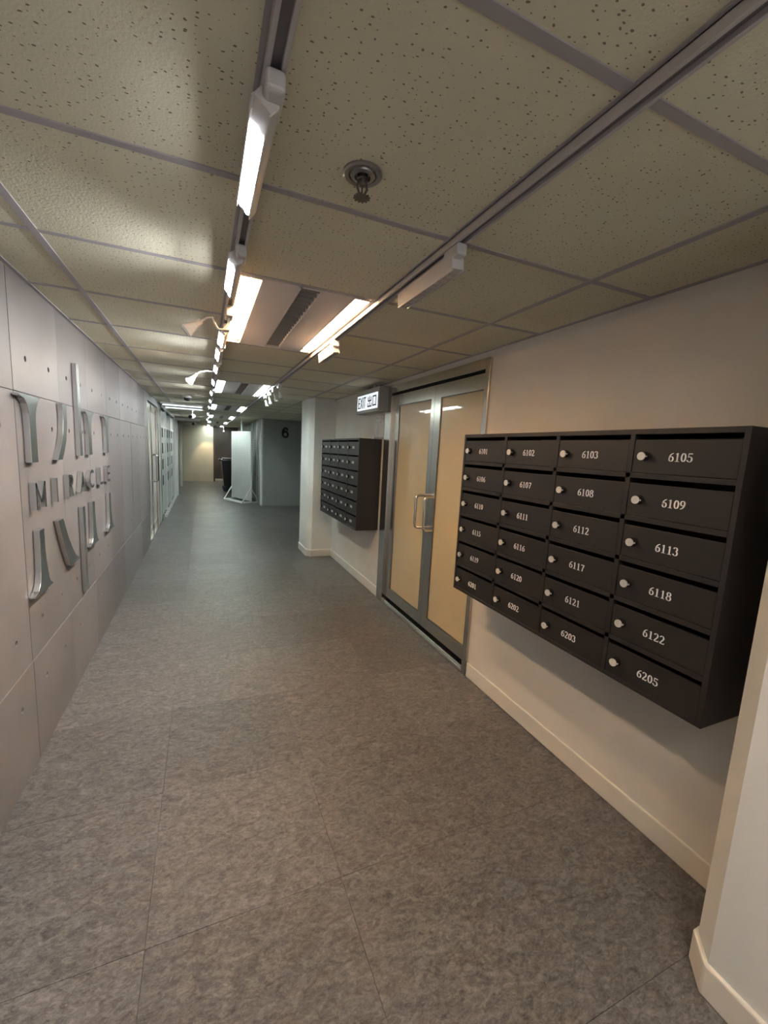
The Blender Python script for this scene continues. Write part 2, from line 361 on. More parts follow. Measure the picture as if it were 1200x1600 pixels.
# far left wall, brown, with two shallow portal frames
wl2 = boxes((XL-0.2, XL, 12.7, 17.8, 0, ZC+0.115)).build('wall_left_far', WOOD)
tag(wl2, 'brown wall at the far left end of the corridor', kind='structure')
for i, y in enumerate((12.75, 15.4)):
    p = structure('trim_%d' % (i+1), (XL, y, 0), ('nearer' if i == 0 else 'farther')+' pale portal frame on the far left wall')
    boxes((XL, XL+0.07, y, y+0.12, 0, 2.05)).build('jamb', PAINT_C, p, bevel=0.004)
    boxes((XL, -0.08, y, y+0.12, 2.05, 2.115)).build('head', PAINT_C, p, bevel=0.004)
# end walls
e = boxes((XL-0.2, 0.40, 17.65, 17.8, 0, ZC+0.115)).build('wall_end', CREAM); tag(e, 'pale cream wall closing the far end of the corridor', kind='structure')
e = boxes((0.40, 1.5, 18.2, 18.35, 0, ZC+0.115), (0.36, 0.42, 17.64, 18.2, 0, ZC+0.115)).build('wall_end_recess', DARKWALL); tag(e, 'dark brown recessed wall at the far end', kind='structure')
e = boxes((0.44, 1.29, 18.15, 18.2, 0, 0.07)).build('baseboard_end', SKIRT); tag(e, 'white skirting under the dark end wall', kind='structure')

# ------------------------------------------------------------------ right wall, pillars
wr = boxes((XR, XR+0.2, YB, 2.19, 0, ZC+0.115), (XR, XR+0.2, 3.79, 6.1, 0, ZC+0.115), (XR, XR+0.2, 2.19, 3.79, 2.085, ZC+0.115)).build('wall_right', PAINT)
tag(wr, 'off-white painted wall on the right of the corridor', kind='structure')
def pillar(name, y0, y1, cham_near, cham_far, label):
    x0 = 1.292; c = 0.06
    pts = [(XR, y0)]
    pts += [(x0+c, y0), (x0, y0+c)] if cham_near else [(x0, y0)]
    pts += [(x0, y1-c), (x0+c, y1)] if cham_far else [(x0, y1)]
    pts += [(XR, y1)]
    o = MB().prism(pts, 'z', 0, ZC+0.115).build(name, PAINT_C); tag(o, label, kind='structure')
    t = 0.012; q = c*0.995
    p2 = [(XR, y0-t)]
    p2 += [(x0+c-0.005, y0-t), (x0-t, y0+c-0.005)] if cham_near else [(x0-t, y0-t)]
    p2 += [(x0-t, y1-c+0.005), (x0+c-0.005, y1+t)] if cham_far else [(x0-t, y1+t)]
    p2 += [(XR, y1+t)]
    s = MB().prism(p2, 'z', 0, 0.10).build('skirting', SKIRT, o, bevel=0.006)
    return o
pillar('wall_pillar_near', -0.25, 0.575, True, True, 'white chamfered pillar beside the viewer, right of the mailboxes')
pillar('wall_pillar_far', 5.52, 6.1, True, True, 'white chamfered pillar beyond the exit sign')
b = boxes((XR-0.012, XR, 0.58, 2.185, 0, 0.10)).build('baseboard_right', SKIRT, bevel=0.006); tag(b, 'painted skirting under the nearer mailboxes', kind='structure')
b = boxes((XR-0.012, XR, 3.795, 5.515, 0, 0.10)).build('baseboard_right_far', SKIRT, bevel=0.006); tag(b, 'painted skirting under the farther mailboxes', kind='structure')
# side passage and the wall with the floor number
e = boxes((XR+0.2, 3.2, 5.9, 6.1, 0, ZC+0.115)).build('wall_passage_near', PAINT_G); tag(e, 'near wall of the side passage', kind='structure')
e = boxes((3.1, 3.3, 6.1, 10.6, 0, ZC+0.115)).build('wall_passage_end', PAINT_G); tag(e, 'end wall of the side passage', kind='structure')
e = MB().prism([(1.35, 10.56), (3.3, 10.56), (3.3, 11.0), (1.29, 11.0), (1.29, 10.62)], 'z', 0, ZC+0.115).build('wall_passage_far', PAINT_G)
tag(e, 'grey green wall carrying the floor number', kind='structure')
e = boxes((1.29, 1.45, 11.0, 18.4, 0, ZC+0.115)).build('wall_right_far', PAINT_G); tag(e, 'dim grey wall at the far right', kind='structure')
b = boxes((1.275, 1.352, 10.535, 10.625, 0, ZC)).build('trim_3', PAINT_C, bevel=0.03, seg=1); tag(b, 'white corner strip beside the floor number wall', kind='structure')

# ------------------------------------------------------------------ double glass door on the right
d = structure('door_1', (XR, 2.99, 0), 'stainless double glass door with yellow film between the two mailbox banks')
def jamb(y0, y1): boxes((XR-0.016, XR+0.07, y0, y1, 0, 2.085)).build('frame_jamb', STEEL, d, bevel=0.002)
jamb(2.19, 2.236); jamb(3.655, 3.79)
boxes((XR-0.016, XR+0.07, 2.236, 3.655, 2.02, 2.085)).build('frame_head', STEEL_Y, d, bevel=0.002)
boxes((XR+0.045, XR+0.12, 2.236, 3.655, 1.98, 2.02)).build('head_gap', DARK, d)
boxes((XR-0.02, XR+0.07, 2.236, 3.655, 0, 0.018), (XR+0.004, XR+0.07, 2.236, 3.655, 0.018, 0.034)).build('threshold', STEEL_Y, d, bevel=0.004)
boxes((XR+0.05, XR+0.12, 2.236, 3.655, 0.034, 0.08)).build('threshold_gap', DARK, d)
def leaf(y0, y1, s0, s1):
    xa, xb = XR+0.012, XR+0.05
    L = boxes((xa, xb, y0, y0+s0, 0.07, 2.004), (xa, xb, y1-s1, y1, 0.07, 2.004), (xa, xb, y0+s0, y1-s1, 1.905, 2.004), (xa, xb, y0+s0, y1-s1, 0.07, 0.165)).build('door_leaf', STEEL, d, bevel=0.0015)
    boxes((XR+0.022, XR+0.034, y0+s0, y1-s1, 0.165, 1.905)).build('glass', FILM, L)
    bd = 0.007
    boxes((xa+0.002, xa+0.012, y0+s0, y0+s0+bd, 0.165, 1.905), (xa+0.002, xa+0.012, y1-s1-bd, y1-s1, 0.165, 1.905),
          (xa+0.002, xa+0.012, y0+s0, y1-s1, 1.905-bd, 1.905), (xa+0.002, xa+0.012, y0+s0, y1-s1, 0.165, 0.165+bd)).build('glazing_bead', BRASSY, L)
    return L
def handle(parent, y, z0, z1, xface, out, r=0.011, sgn=-1):
    c = 0.03; p = []
    xg = xface+sgn*out
    p.append((xface, y, z0))
    for k in range(7):
        a = math.pi/2*k/6; p.append((xg-sgn*c+sgn*c*math.sin(a), y, z0+c-c*math.cos(a)))
    for k in range(7):
        a = math.pi/2*k/6; p.append((xg-sgn*c+sgn*c*math.cos(a), y, z1-c+c*math.sin(a)))
    p.append((xface, y, z1))
    return MB().tube(p, r, 14).build('pull_handle', CHROME, parent, smooth=True)
l1 = leaf(2.238, 2.888, 0.022, 0.088); l2 = leaf(2.892, 3.652, 0.052, 0.115)
handle(l1, 2.80, 0.885, 1.15, XR+0.012, 0.082); handle(l2, 2.945, 0.885, 1.15, XR+0.012, 0.082)

# ------------------------------------------------------------------ glass door and perforated gate on the left
d2 = structure('door_2', (XL-0.03, 7.8, 0), 'framed glass door with long pull handles on the left')
XD = XL-0.03
for y0, y1 in ((6.72, 6.78), (8.12, 8.26), (8.55, 8.75)):
    boxes((XL-0.1, XL+0.0, y0, y1, 0, 2.03)).build('frame_jamb', STEEL, d2, bevel=0.003)
boxes((XL-0.1, XL, 6.70, 8.75, 2.03, ZC)).build('frame_head', PAINT_G, d2)
boxes((XL-0.1, XL, 8.26, 8.55, 0, 2.03)).build('side_panel', GATE, d2)
for y0, y1 in ((6.80, 7.45), (7.46, 8.10)):
    L = boxes((XD-0.03, XD, y0, y0+0.07, 0.03, 2.02), (XD-0.03, XD, y1-0.07, y1, 0.03, 2.02), (XD-0.03, XD, y0, y1, 1.9, 2.02), (XD-0.03, XD, y0, y1, 0.03, 0.15)).build('door_leaf', STEEL, d2, bevel=0.002)
    boxes((XD-0.02, XD-0.012, y0+0.07, y1-0.07, 0.15, 1.9)).build('glass', FILM_G, L)
    handle(L, (y1-0.035) if y0 < 7 else (y0+0.035), 0.84, 1.25, XD, 0.075, 0.013, sgn=1)
boxes((XL-0.1, XL, 6.72, 8.75, 0, 0.03)).build('threshold', STEEL_Y, d2)
d3 = structure('door_3', (XL, 10.6, 0), 'pale metal gate with rows of slots on the left')
def slotted(w_, h_, rects, t=0.003):
    us = sorted({0, w_}|{q for r in rects for q in r[:2]}); vs_ = sorted({0, h_}|{q for r in rects for q in r[2:]})
    mb = MB()
    for i in range(len(us)-1):
        for j in range(len(vs_)-1):
            cu, cv = (us[i]+us[i+1])/2, (vs_[j]+vs_[j+1])/2
            if any(r[0] < cu < r[1] and r[2] < cv < r[3] for r in rects): continue
            mb.box(-t, 0, us[i], us[i+1], vs_[j], vs_[j+1])
    me = bpy.data.meshes.new('gate_panel'); me.from_pydata(mb.v, [], mb.f)
    bm = bmesh.new(); bm.from_mesh(me); bmesh.ops.recalc_face_normals(bm, faces=bm.faces); bm.to_mesh(me); bm.free()
    me.materials.append(GATE); return me
rs = [(u, u+0.26, z, z+0.2) for u in (0.18, 0.75) for z in (0.55, 0.86, 1.17, 1.48)]
gm = slotted(1.1, 1.98, rs)
for k in range(3):
    y0 = 8.85+1.25*k
    o = bpy.data.objects.new('gate_panel', gm); COL.objects.link(o); o.parent = d3; o.location = (-0.02, y0+0.08-10.6, 0.06)
    boxes((XL-0.06, XL-0.012, y0-0.02, y0+0.06, 0, 2.08)).build('gate_post', WHITE_M, d3, bevel=0.004)
    boxes((XL-0.03, XL-0.012, y0+0.09, y0+1.15, 1.72, 1.76)).build('gate_rail', WHITE_M, d3, bevel=0.003)
    for q in (0.2, 0.5, 0.8, 1.05):
        boxes((XL, XL+0.05, y0+q, y0+q+0.06, 0.0, 0.07)).build('foot_reflection', WHITE_M, d3, bevel=0.004)  # added white blocks imitate bright reflections and gaps along the gate foot
boxes((XL-0.06, XL+0.02, 12.6, 12.7, 0, 2.08)).build('gate_post', WHITE_M, d3, bevel=0.004)
boxes((XL-0.06, XL+0.02, 8.8, 12.7, 2.08, ZC)).build('gate_head', GATE, d3)
# far right doors
d4 = structure('door_4', (1.29, 12.4, 0), 'dim grey louvred door on the far right behind the pegboard stand')
boxes((1.27, 1.29, 11.3, 11.42, 0, 2.1), (1.27, 1.29, 12.4, 12.52, 0, 2.1), (1.27, 1.29, 13.5, 13.62, 0, 2.1)).build('door_frame', GATE, d4)
for y0 in (11.45, 12.55):
    L = boxes((1.275, 1.292, y0, y0+0.92, 0.02, 2.05)).build('door_leaf', PAINT_G, d4)
    for k in range(8): boxes((1.262, 1.276, y0+0.2, y0+0.72, 1.2+0.06*k, 1.225+0.06*k)).build('louvre', GATE, L)

# ------------------------------------------------------------------ lettering helpers
def stroke(mb, pts, thin, thick, conv, closed=False):
    """contrast pen: vertical runs thick, horizontal runs thin; conv maps (u,v,depth) to world"""
    n = len(pts); L = []; R = []
    for i, p in enumerate(pts):
        a = pts[(i-1) % n] if (closed or i > 0) else p; b = pts[(i+1) % n] if (closed or i < n-1) else p
        tx, ty = b[0]-a[0], b[1]-a[1]; l = math.hypot(tx, ty) or 1; tx /= l; ty /= l
        wd = (thin+(thick-thin)*abs(ty)**1.3)/2
        L.append((p[0]-ty*wd, p[1]+tx*wd)); R.append((p[0]+ty*wd, p[1]-tx*wd))
    rng = range(n if closed else n-1)
    for i in rng:
        j = (i+1) % n; q = [L[i], L[j], R[j], R[i]]
        mb.add([conv(u, v, 0) for u, v in q]+[conv(u, v, 1) for u, v in q], [(0,1,2,3),(7,6,5,4),(0,4,5,1),(1,5,6,2),(2,6,7,3),(3,7,4,0)])
def arc(cx, cy, rx, ry, a0, a1, n=14):
    return [(cx+rx*math.cos(math.radians(a0+(a1-a0)*k/n)), cy+ry*math.sin(math.radians(a0+(a1-a0)*k/n))) for k in range(n+1)]
def digit(mb, ch, conv, thin=0.055, thick=0.13):
    def S(p, c=False, a=None, b=None): stroke(mb, p, a or thin, b or thick, conv, c)
    if ch == '0': S(arc(.25, .5, .165, .45, 0, 360, 28)[:-1], True)
    elif ch == '1': S([(.26, .02), (.26, .97)]); S([(.27, .95), (.12, .83)], False, .07, .07); S([(.08, .03), (.44, .03)])
    elif ch == '2': S(arc(.23, .71, .155, .25, 165, -20, 14)+[(.30, .45), (.10, .10)]); S([(.06, .06), (.46, .06)], False, .12, .12); S([(.44, .05), (.47, .22)], False, .05, .05)
    elif ch == '3': S(arc(.22, .74, .15, .22, 165, -70)); S(arc(.22, .29, .18, .26, 75, -165))
    elif ch == '5': S([(.12, .92), (.45, .92)], False, .12, .12); S([(.13, .95), (.11, .52)], False, .05, .06); S(arc(.22, .31, .19, .28, 125, -165))
    elif ch == '6': S(arc(.26, .30, .165, .27, 0, 360, 24)[:-1], True); S([(.44, .95), (.30, .88), (.18, .72), (.11, .52), (.10, .33)])
    elif ch == '9': S(arc(.24, .70, .165, .27, 0, 360, 24)[:-1], True); S([(.06, .05), (.20, .12), (.32, .28), (.39, .48), (.40, .67)])
    elif ch == '7': S([(.06, .90), (.47, .90)], False, .13, .13); S([(.44, .88), (.30, .5), (.22, .02)])
    elif ch == '8': S(arc(.25, .745, .145, .215, 0, 360, 20)[:-1], True); S(arc(.25, .27, .18, .255, 0, 360, 20)[:-1], True)

# ------------------------------------------------------------------ mailbox banks
XF = 1.392
def mailbox_bank(y0, numbers, label):
    """y0: right-hand (near) end; bank runs 1.393 m towards the far end"""
    W = 1.393; zb, zt = 0.684, 1.600
    root = thing('mailbox_bank', (XR, y0+W/2, zb), label, 'mailboxes', 'wall mailbox banks')
    body = MB()
    body.box(XR-0.014, XR-0.002, y0, y0+W, zb, zt)
    body.box(XF, XR-0.014, y0, y0+0.016, zb, zt); body.box(XF, XR-0.014, y0+W-0.016, y0+W, zb, zt)
    body.box(XF, XR-0.014, y0+0.016, y0+W-0.016, zt-0.018, zt); body.box(XF, XR-0.014, y0+0.016, y0+W-0.016, zb, zb+0.015)
    body.build('body', MAILB, root, bevel=0.0012)
    ys = [y0+0.016, y0+0.350, y0+0.692, y0+1.031, y0+W-0.016]
    for y in ys[1:-1]: boxes((XF+0.001, XR-0.014, y-0.009, y+0.009, zb+0.015, zt-0.018)).build('divider', MAILB, root, bevel=0.0008)
    cells = []
    for r in range(6):
        top = 1.582-0.1505*r
        if r: boxes((XF+0.001, XR-0.014, y0+0.016, y0+W-0.016, top, top+0.0175)).build('shelf', MAILB, root, bevel=0.0008)
        for c in range(4):
            a = ys[c]+(0.009 if c else 0); b_ = ys[c+1]-(0.009 if c < 3 else 0)
            cells.append((r, 3-c, a+0.0015, b_-0.0015, top-0.1315, top-0.018))
    for r, c, a, b_, z0, z1 in cells:
        xd = XF+0.003
        door = boxes((xd, xd+0.012, a, b_, z0, z1)).build('mailbox_door', MAILB, root, bevel=0.0008)
        yl, zl = b_-0.042, (z0+z1)/2
        lk = MB()
        lk.prism(circ(16, 0.0165, yl, zl), 'x', xd-0.005, xd)
        lk.prism(circ(16, 0.0132, yl, zl), 'x', xd-0.018, xd-0.005)
        lo = lk.build('lock_collar', LOCKB, door, smooth=True)
        cap = MB().prism(circ(18, 0.0138, yl, zl), 'x', xd-0.0225, xd-0.018)
        cap.box(xd-0.0232, xd-0.0225, yl-0.001, yl+0.001, zl-0.007, zl+0.007)
        cap.box(xd-0.022, xd-0.012, yl-0.0155, yl-0.011, zl-0.0025, zl+0.0025)
        cap.build('lock_face', LOCKM, door, smooth=True)
        yc = (a+b_)/2; mb = MB()
        if numbers:
            h = 0.0285
            for k, ch in enumerate(numbers[r][c]):
                digit(mb, ch, lambda u, v, t, k=k: (xd-0.0006*t, yc+0.039-(k*0.53+u-0.03)*h*1.28, zl-h/2+v*h))
        else:
            h = 0.024
            for k in range(4): mb.box(xd-0.0006, xd, yc+0.030-k*0.018-0.010, yc+0.030-k*0.018, zl-h/2, zl+h/2)
        mb.build('door_number', PRINT, door)
    return root
NUM = [['6101', '6102', '6103', '6105'], ['6106', '6107', '6108', '6109'], ['6110', '6111', '6112', '6113'],
       ['6115', '6116', '6117', '6118'], ['6119', '6120', '6121', '6122'], ['6201', '6202', '6203', '6205']]
mailbox_bank(0.679, NUM, 'large dark brown mailbox bank numbered 6101 to 6205, nearest on the right')
mailbox_bank(3.868, None, 'smaller-looking dark mailbox bank under the exit sign, beyond the glass door')

# ------------------------------------------------------------------ exit sign
ex = thing('exit_sign', (XR, 4.05, 1.86), 'lit box exit sign with English and Chinese lettering above the far mailboxes', 'sign')
boxes((1.521, XR-0.001, 3.73, 4.365, 1.86, 2.088)).build('housing', SIGNB, ex, bevel=0.003)
boxes((1.517, 1.522, 3.765, 4.325, 1.892, 2.040)).build('lit_face', SIGNF, ex)
def sgn(u0, u1, v0, v1, mb): mb.box(1.5155, 1.5175, 4.325-u1, 4.325-u0, 1.892+v0, 1.892+v1)
T = MB(); lo, hi, s = 0.02, 0.128, 0.013
sgn(.03, .03+s, lo, hi, T); [sgn(.03, .085, v, v+s, T) for v in (lo, (lo+hi-s)/2, hi-s)]
def xconv(u, v, t): return (1.5155+0.002*t, 4.325-u, 1.892+v)
stroke(T, [(.10, lo), (.155, hi)], s, s, xconv); stroke(T, [(.155, lo), (.10, hi)], s, s, xconv)
sgn(.172, .172+s, lo, hi, T); sgn(.195, .25, hi-s, hi, T); sgn(.216, .216+s, lo, hi, T)
# 'chu' and 'kou'
for (a, b_, c_, d_) in ((.352, .352+s, lo, hi), (.310, .310+s, .078, .118), (.394, .394+s, .078, .118), (.310, .407, .074, .074+s), (.302, .302+s, lo, .058), (.402, .402+s, lo, .058), (.302, .415, lo, lo+s),
                        (.440, .440+s, lo, hi-.006), (.520, .520+s, lo, hi-.006), (.440, .533, lo+.004, lo+.004+s), (.440, .533, hi-.006-s, hi-.006)):
    sgn(a, b_, c_, d_, T)
T.build('lettering', SIGNT, ex)
boxes((1.56, 1.60, 3.95, 3.99, 2.088, ZC), (1.56, 1.60, 4.15, 4.19, 2.088, ZC)).build('bracket', SIGNB, ex)

# ------------------------------------------------------------------ clear pocket on the wall
pk = thing('plastic_pocket', (XR, 3.93, 1.605), 'clear plastic document pocket hung on the wall under the exit sign', 'pocket')
mb = MB(); n = 12
for i in range(n+1):
    for j in range(9):
        u = i/n; v = j/8; bul = 0.012+0.014*math.sin(math.pi*u)*(1-0.4*v)+0.004*math.sin(u*19+v*4)
        mb.v.append((XR-bul, 3.795+0.27*u, 1.607+0.165*v+(0.012*math.sin(u*9) if j == 8 else 0)))
for i in range(n):
    for j in range(8): mb.f.append((i*9+j, (i+1)*9+j, (i+1)*9+j+1, i*9+j+1))
o = mb.build('front_sheet', CLEAR, pk, smooth=True); sm = o.modifiers.new('thick', 'SOLIDIFY'); sm.thickness = 0.0012
boxes((XR-0.004, XR-0.001, 3.79, 4.07, 1.605, 1.80)).build('back_sheet', CLEAR, pk)
for y in (3.86, 4.0): MB().tube([(XR-0.001, y, 1.815), (XR-0.012, y, 1.815), (XR-0.02, y, 1.815)], [0.016, 0.010, 0.006], 14).build('suction_hook', CLEAR, pk, smooth=True)

# ------------------------------------------------------------------ floor number 6
S6 = MB(); Z0 = 1.70; H6 = 0.26
def c6(u, v, t): return (1.757+u*H6*0.90, 10.556-0.018*t, Z0+v*H6)
def st6(p, closed=False): stroke(S6, p, 0.155, 0.18, c6, closed)
st6(arc(.43, .32, .26, .25, 0, 360, 32)[:-1], True); st6([(.19, .30), (.165, .50), (.20, .70), (.30, .86), (.44, .92), (.56, .88), (.64, .78), (.665, .70)])
n6 = S6.build('wall_number', BLACK); tag(n6, 'black number 6 on the grey wall at the side passage', 'number sign')

# ------------------------------------------------------------------ metal logo on the concrete wall
XS = XL+0.026
def letter_piece(name, pts, label, smooth=False):
    o = MB().prism(pts, 'x', XL+0.002, XS).build(name, LETTER, None, bevel=0.0012); tag(o, label, 'sign letter', 'brushed metal logo pieces'); return o
T1 = [(2.175, 1.637), (2.421, 1.637), (2.393, 1.626), (2.369, 1.601), (2.348, 1.565), (2.343, 1.53), (2.343, 1.352), (2.266, 1.352), (2.268, 1.49), (2.265, 1.56), (2.250, 1.600), (2.222, 1.620), (2.175, 1.628)]
def shift(p, dy): return [(a+dy, b) for a, b in p]
letter_piece('sign_letter', T1, 'wide-topped metal stem above the letter M, nearest of the upper row')
cv = [(2.736, 1.641), (2.814, 1.641), (2.816, 1.598), (2.808, 1.525), (2.782, 1.452), (2.738, 1.388), (2.700, 1.350), (2.620, 1.350), (2.685, 1.419), (2.729, 1.486), (2.746, 1.555), (2.744, 1.605)]
letter_piece('sign_letter', cv, 'curved bracket-like metal piece above the letters I and R')
letter_piece('sign_letter', [(3.055, 1.897), (3.110, 1.897), (3.110, 1.358), (3.055, 1.358)], 'tall thin metal bar rising above all the others')
T2 = [(3.212, 1.637), (3.462, 1.637), (3.415, 1.626), (3.382, 1.601), (3.360, 1.565), (3.354, 1.53), (3.354, 1.36), (3.275, 1.36), (3.279, 1.49), (3.276, 1.56), (3.262, 1.60), (3.240, 1.620), (3.212, 1.628)]
letter_piece('sign_letter', T2, 'wide-topped metal stem just right of the tall bar')
letter_piece('sign_letter', shift(T2, 0.535), 'wide-topped metal stem above the letter E, farthest of the upper row')
J1 = [(2.298, 1.047), (2.359, 1.047), (2.360, 0.95), (2.372, 0.87), (2.392, 0.80), (2.408, 0.778), (2.432, 0.768), (2.432, 0.760), (2.200, 0.760), (2.200, 0.768), (2.245, 0.780), (2.272, 0.808), (2.286, 0.85), (2.294, 0.938)]
letter_piece('sign_letter', J1, 'wide-footed metal stem below the letter M, nearest of the lower row')
SL = [(2.577, 1.044), (2.651, 1.043), (2.729, 0.925), (2.80, 0.842), (2.862, 0.790), (2.927, 0.766), (2.927, 0.758), (2.76, 0.758), (2.735, 0.768), (2.70, 0.82), (2.64, 0.92)]
letter_piece('sign_letter', SL, 'slanting metal stroke below the letters I and R')
letter_piece('sign_letter', [(3.045, 1.049), (3.098, 1.049), (3.098, 0.518), (3.045, 0.518)], 'tall thin metal bar dropping below all the others')
J2 = shift([(a, b) for a, b in J1], 0.992)
letter_piece('sign_letter', J2, 'wide-footed metal stem just right of the dropping bar')
letter_piece('sign_letter', shift(J1, 1.53), 'wide-footed metal stem below the letter E, farthest of the lower row')
def word_letter(ch, y, w_):
    mb = MB(); z0, z1 = 1.140, 1.262; h = z1-z0; s = 0.016
    def cv_(u, v, t): return (XL+0.002+(0.024)*t, y+u*w_, z0+v*h)
    def seg(p, q, wd=s):
        dx, dz = (q[0]-p[0])*w_, (q[1]-p[1])*h; l = math.hypot(dx, dz); nx, nz = -dz/l*wd/2, dx/l*wd/2
        P = (y+p[0]*w_, z0+p[1]*h); Q = (y+q[0]*w_, z0+q[1]*h)
        mb.prism([(P[0]-nx, P[1]-nz), (Q[0]-nx, Q[1]-nz), (Q[0]+nx, Q[1]+nz), (P[0]+nx, P[1]+nz)], 'x', XL+0.002, XS)
    def ring(pts, closed=False):
        P = [(y+u*w_, z0+v*h) for u, v in pts]
        stroke(mb, P, s, s, lambda u, v, t: (XL+0.002+0.024*t, u, v), closed)
    e_ = s/w_/2; g = s/h/2
    if ch == 'M': seg((e_, 0), (e_, 1)); seg((1-e_, 0), (1-e_, 1)); seg((e_, .97), (.5, .25)); seg((1-e_, .97), (.5, .25))
    if ch == 'I': seg((.5, 0), (.5, 1))
    if ch == 'R': seg((e_, 0), (e_, 1)); ring([(e_, 1-g), (.5, 1-g)]+arc(.5, .745, .5-e_, .255-g, 90, -90, 10)+[(e_, .49+g)]); seg((.5, .5), (1-e_, 0))
    if ch == 'A': seg((e_*.8, 0), (.5, .98)); seg((1-e_*.8, 0), (.5, .98)); seg((.25, .3), (.75, .3), .016)
    if ch == 'C': ring(arc(.55, .5, .55-e_, .5-g, 50, 310, 22))
    if ch == 'L': seg((e_, 0), (e_, 1)); seg((e_, g), (1, g))
    if ch == 'E': seg((e_, 0), (e_, 1)); [seg((e_, v), (1, v)) for v in (g, .5, 1-g)]
    o = mb.build('sign_letter', LETTER); tag(o, 'small metal letter %s in the middle row of the wall logo' % ch, 'sign letter', 'brushed metal logo pieces')
for ch, y, w_ in (('M', 2.285, 0.13), ('I', 2.572, 0.024), ('R', 2.785, 0.09), ('A', 3.02, 0.118), ('C', 3.245, 0.135), ('L', 3.548, 0.092), ('E', 3.80, 0.095)):
    word_letter(ch, y, w_)

# ------------------------------------------------------------------ ceiling light fixtures
def fixture(y0, tube, label):
    y1 = y0+1.2; zc = ZC
    r = thing('ceiling_light', (0.403, y0+0.6, ZC), label, 'ceiling light', 'recessed twin ceiling lights')
    xa, xb = 0.117, 0.690
    fr = MB()
    for a, b_ in ((0.117, 0.128), (0.222, 0.232), (0.372, 0.380), (0.464, 0.472), (0.606, 0.614), (0.680, 0.690)): fr.box(a, b_, y0+0.012, y1-0.012, zc-0.001, zc+0.05)
    fr.box(xa, xb, y0+0.012, y0+0.030, zc-0.001, zc+0.05); fr.box(xa, xb, y1-0.030, y1-0.012, zc-0.001, zc+0.05)
    fr.box(xa, xb, y0+0.012, y1-0.012, zc+0.085, zc+0.09)
    fr.build('housing', PANELW, r)
    for a, b_ in ((0.232, 0.372), (0.472, 0.606)): boxes((a, b_, y0+0.03, y1-0.03, zc, zc+0.004)).build('cover_panel', PANELW, r)
    for a, b_ in ((0.128, 0.222), (0.614, 0.680)):
        tr = MB(); ya, yb = y0+0.03, y1-0.03
        tr.add([(a, ya, zc), (a, yb, zc), (a+0.01, yb, zc+0.045), (a+0.01, ya, zc+0.045), (b_, ya, zc), (b_, yb, zc), (b_-0.01, yb, zc+0.045), (b_-0.01, ya, zc+0.045)],
               [(0, 1, 2, 3), (3, 2, 6, 7), (7, 6, 5, 4)])
        tr.box(a, b_, ya, ya+0.03, zc+0.012, zc+0.045); tr.box(a, b_, yb-0.03, yb, zc+0.012, zc+0.045)
        t_ = tr.build('lamp_trough', TROUGH_GLOW if tube is TUBEW else TROUGH, r)
        MB().tube([((a+b_)/2, y0+0.06, zc+0.018), ((a+b_)/2, y1-0.06, zc+0.018)], 0.014, 12).build('tube', tube, t_, smooth=True)
    g = boxes((0.380, 0.464, y0+0.03, y1-0.03, zc+0.045, zc+0.05)).build('air_grille', GRILLE, r)
    for k in range(20):
        y = y0+0.06+k*0.056
        boxes((0.380, 0.464, y, y+0.004, zc+0.004, zc+0.035)).build('slat', GRILLE, g)
    return r
names = ['above the viewer, with warm tubes', 'with warm orange tubes, the nearest one in view', 'with white tubes, second in view', 'with white tubes, third in view', 'with white tubes, fourth in view', 'with white tubes, fifth in view', 'with white tubes, last at the end wall']
for k, y0 in enumerate(FIXY):
    fixture(y0, TUBEB if k == 0 else TUBEW if k == 1 else TUBEC, 'recessed twin ceiling light '+names[k])

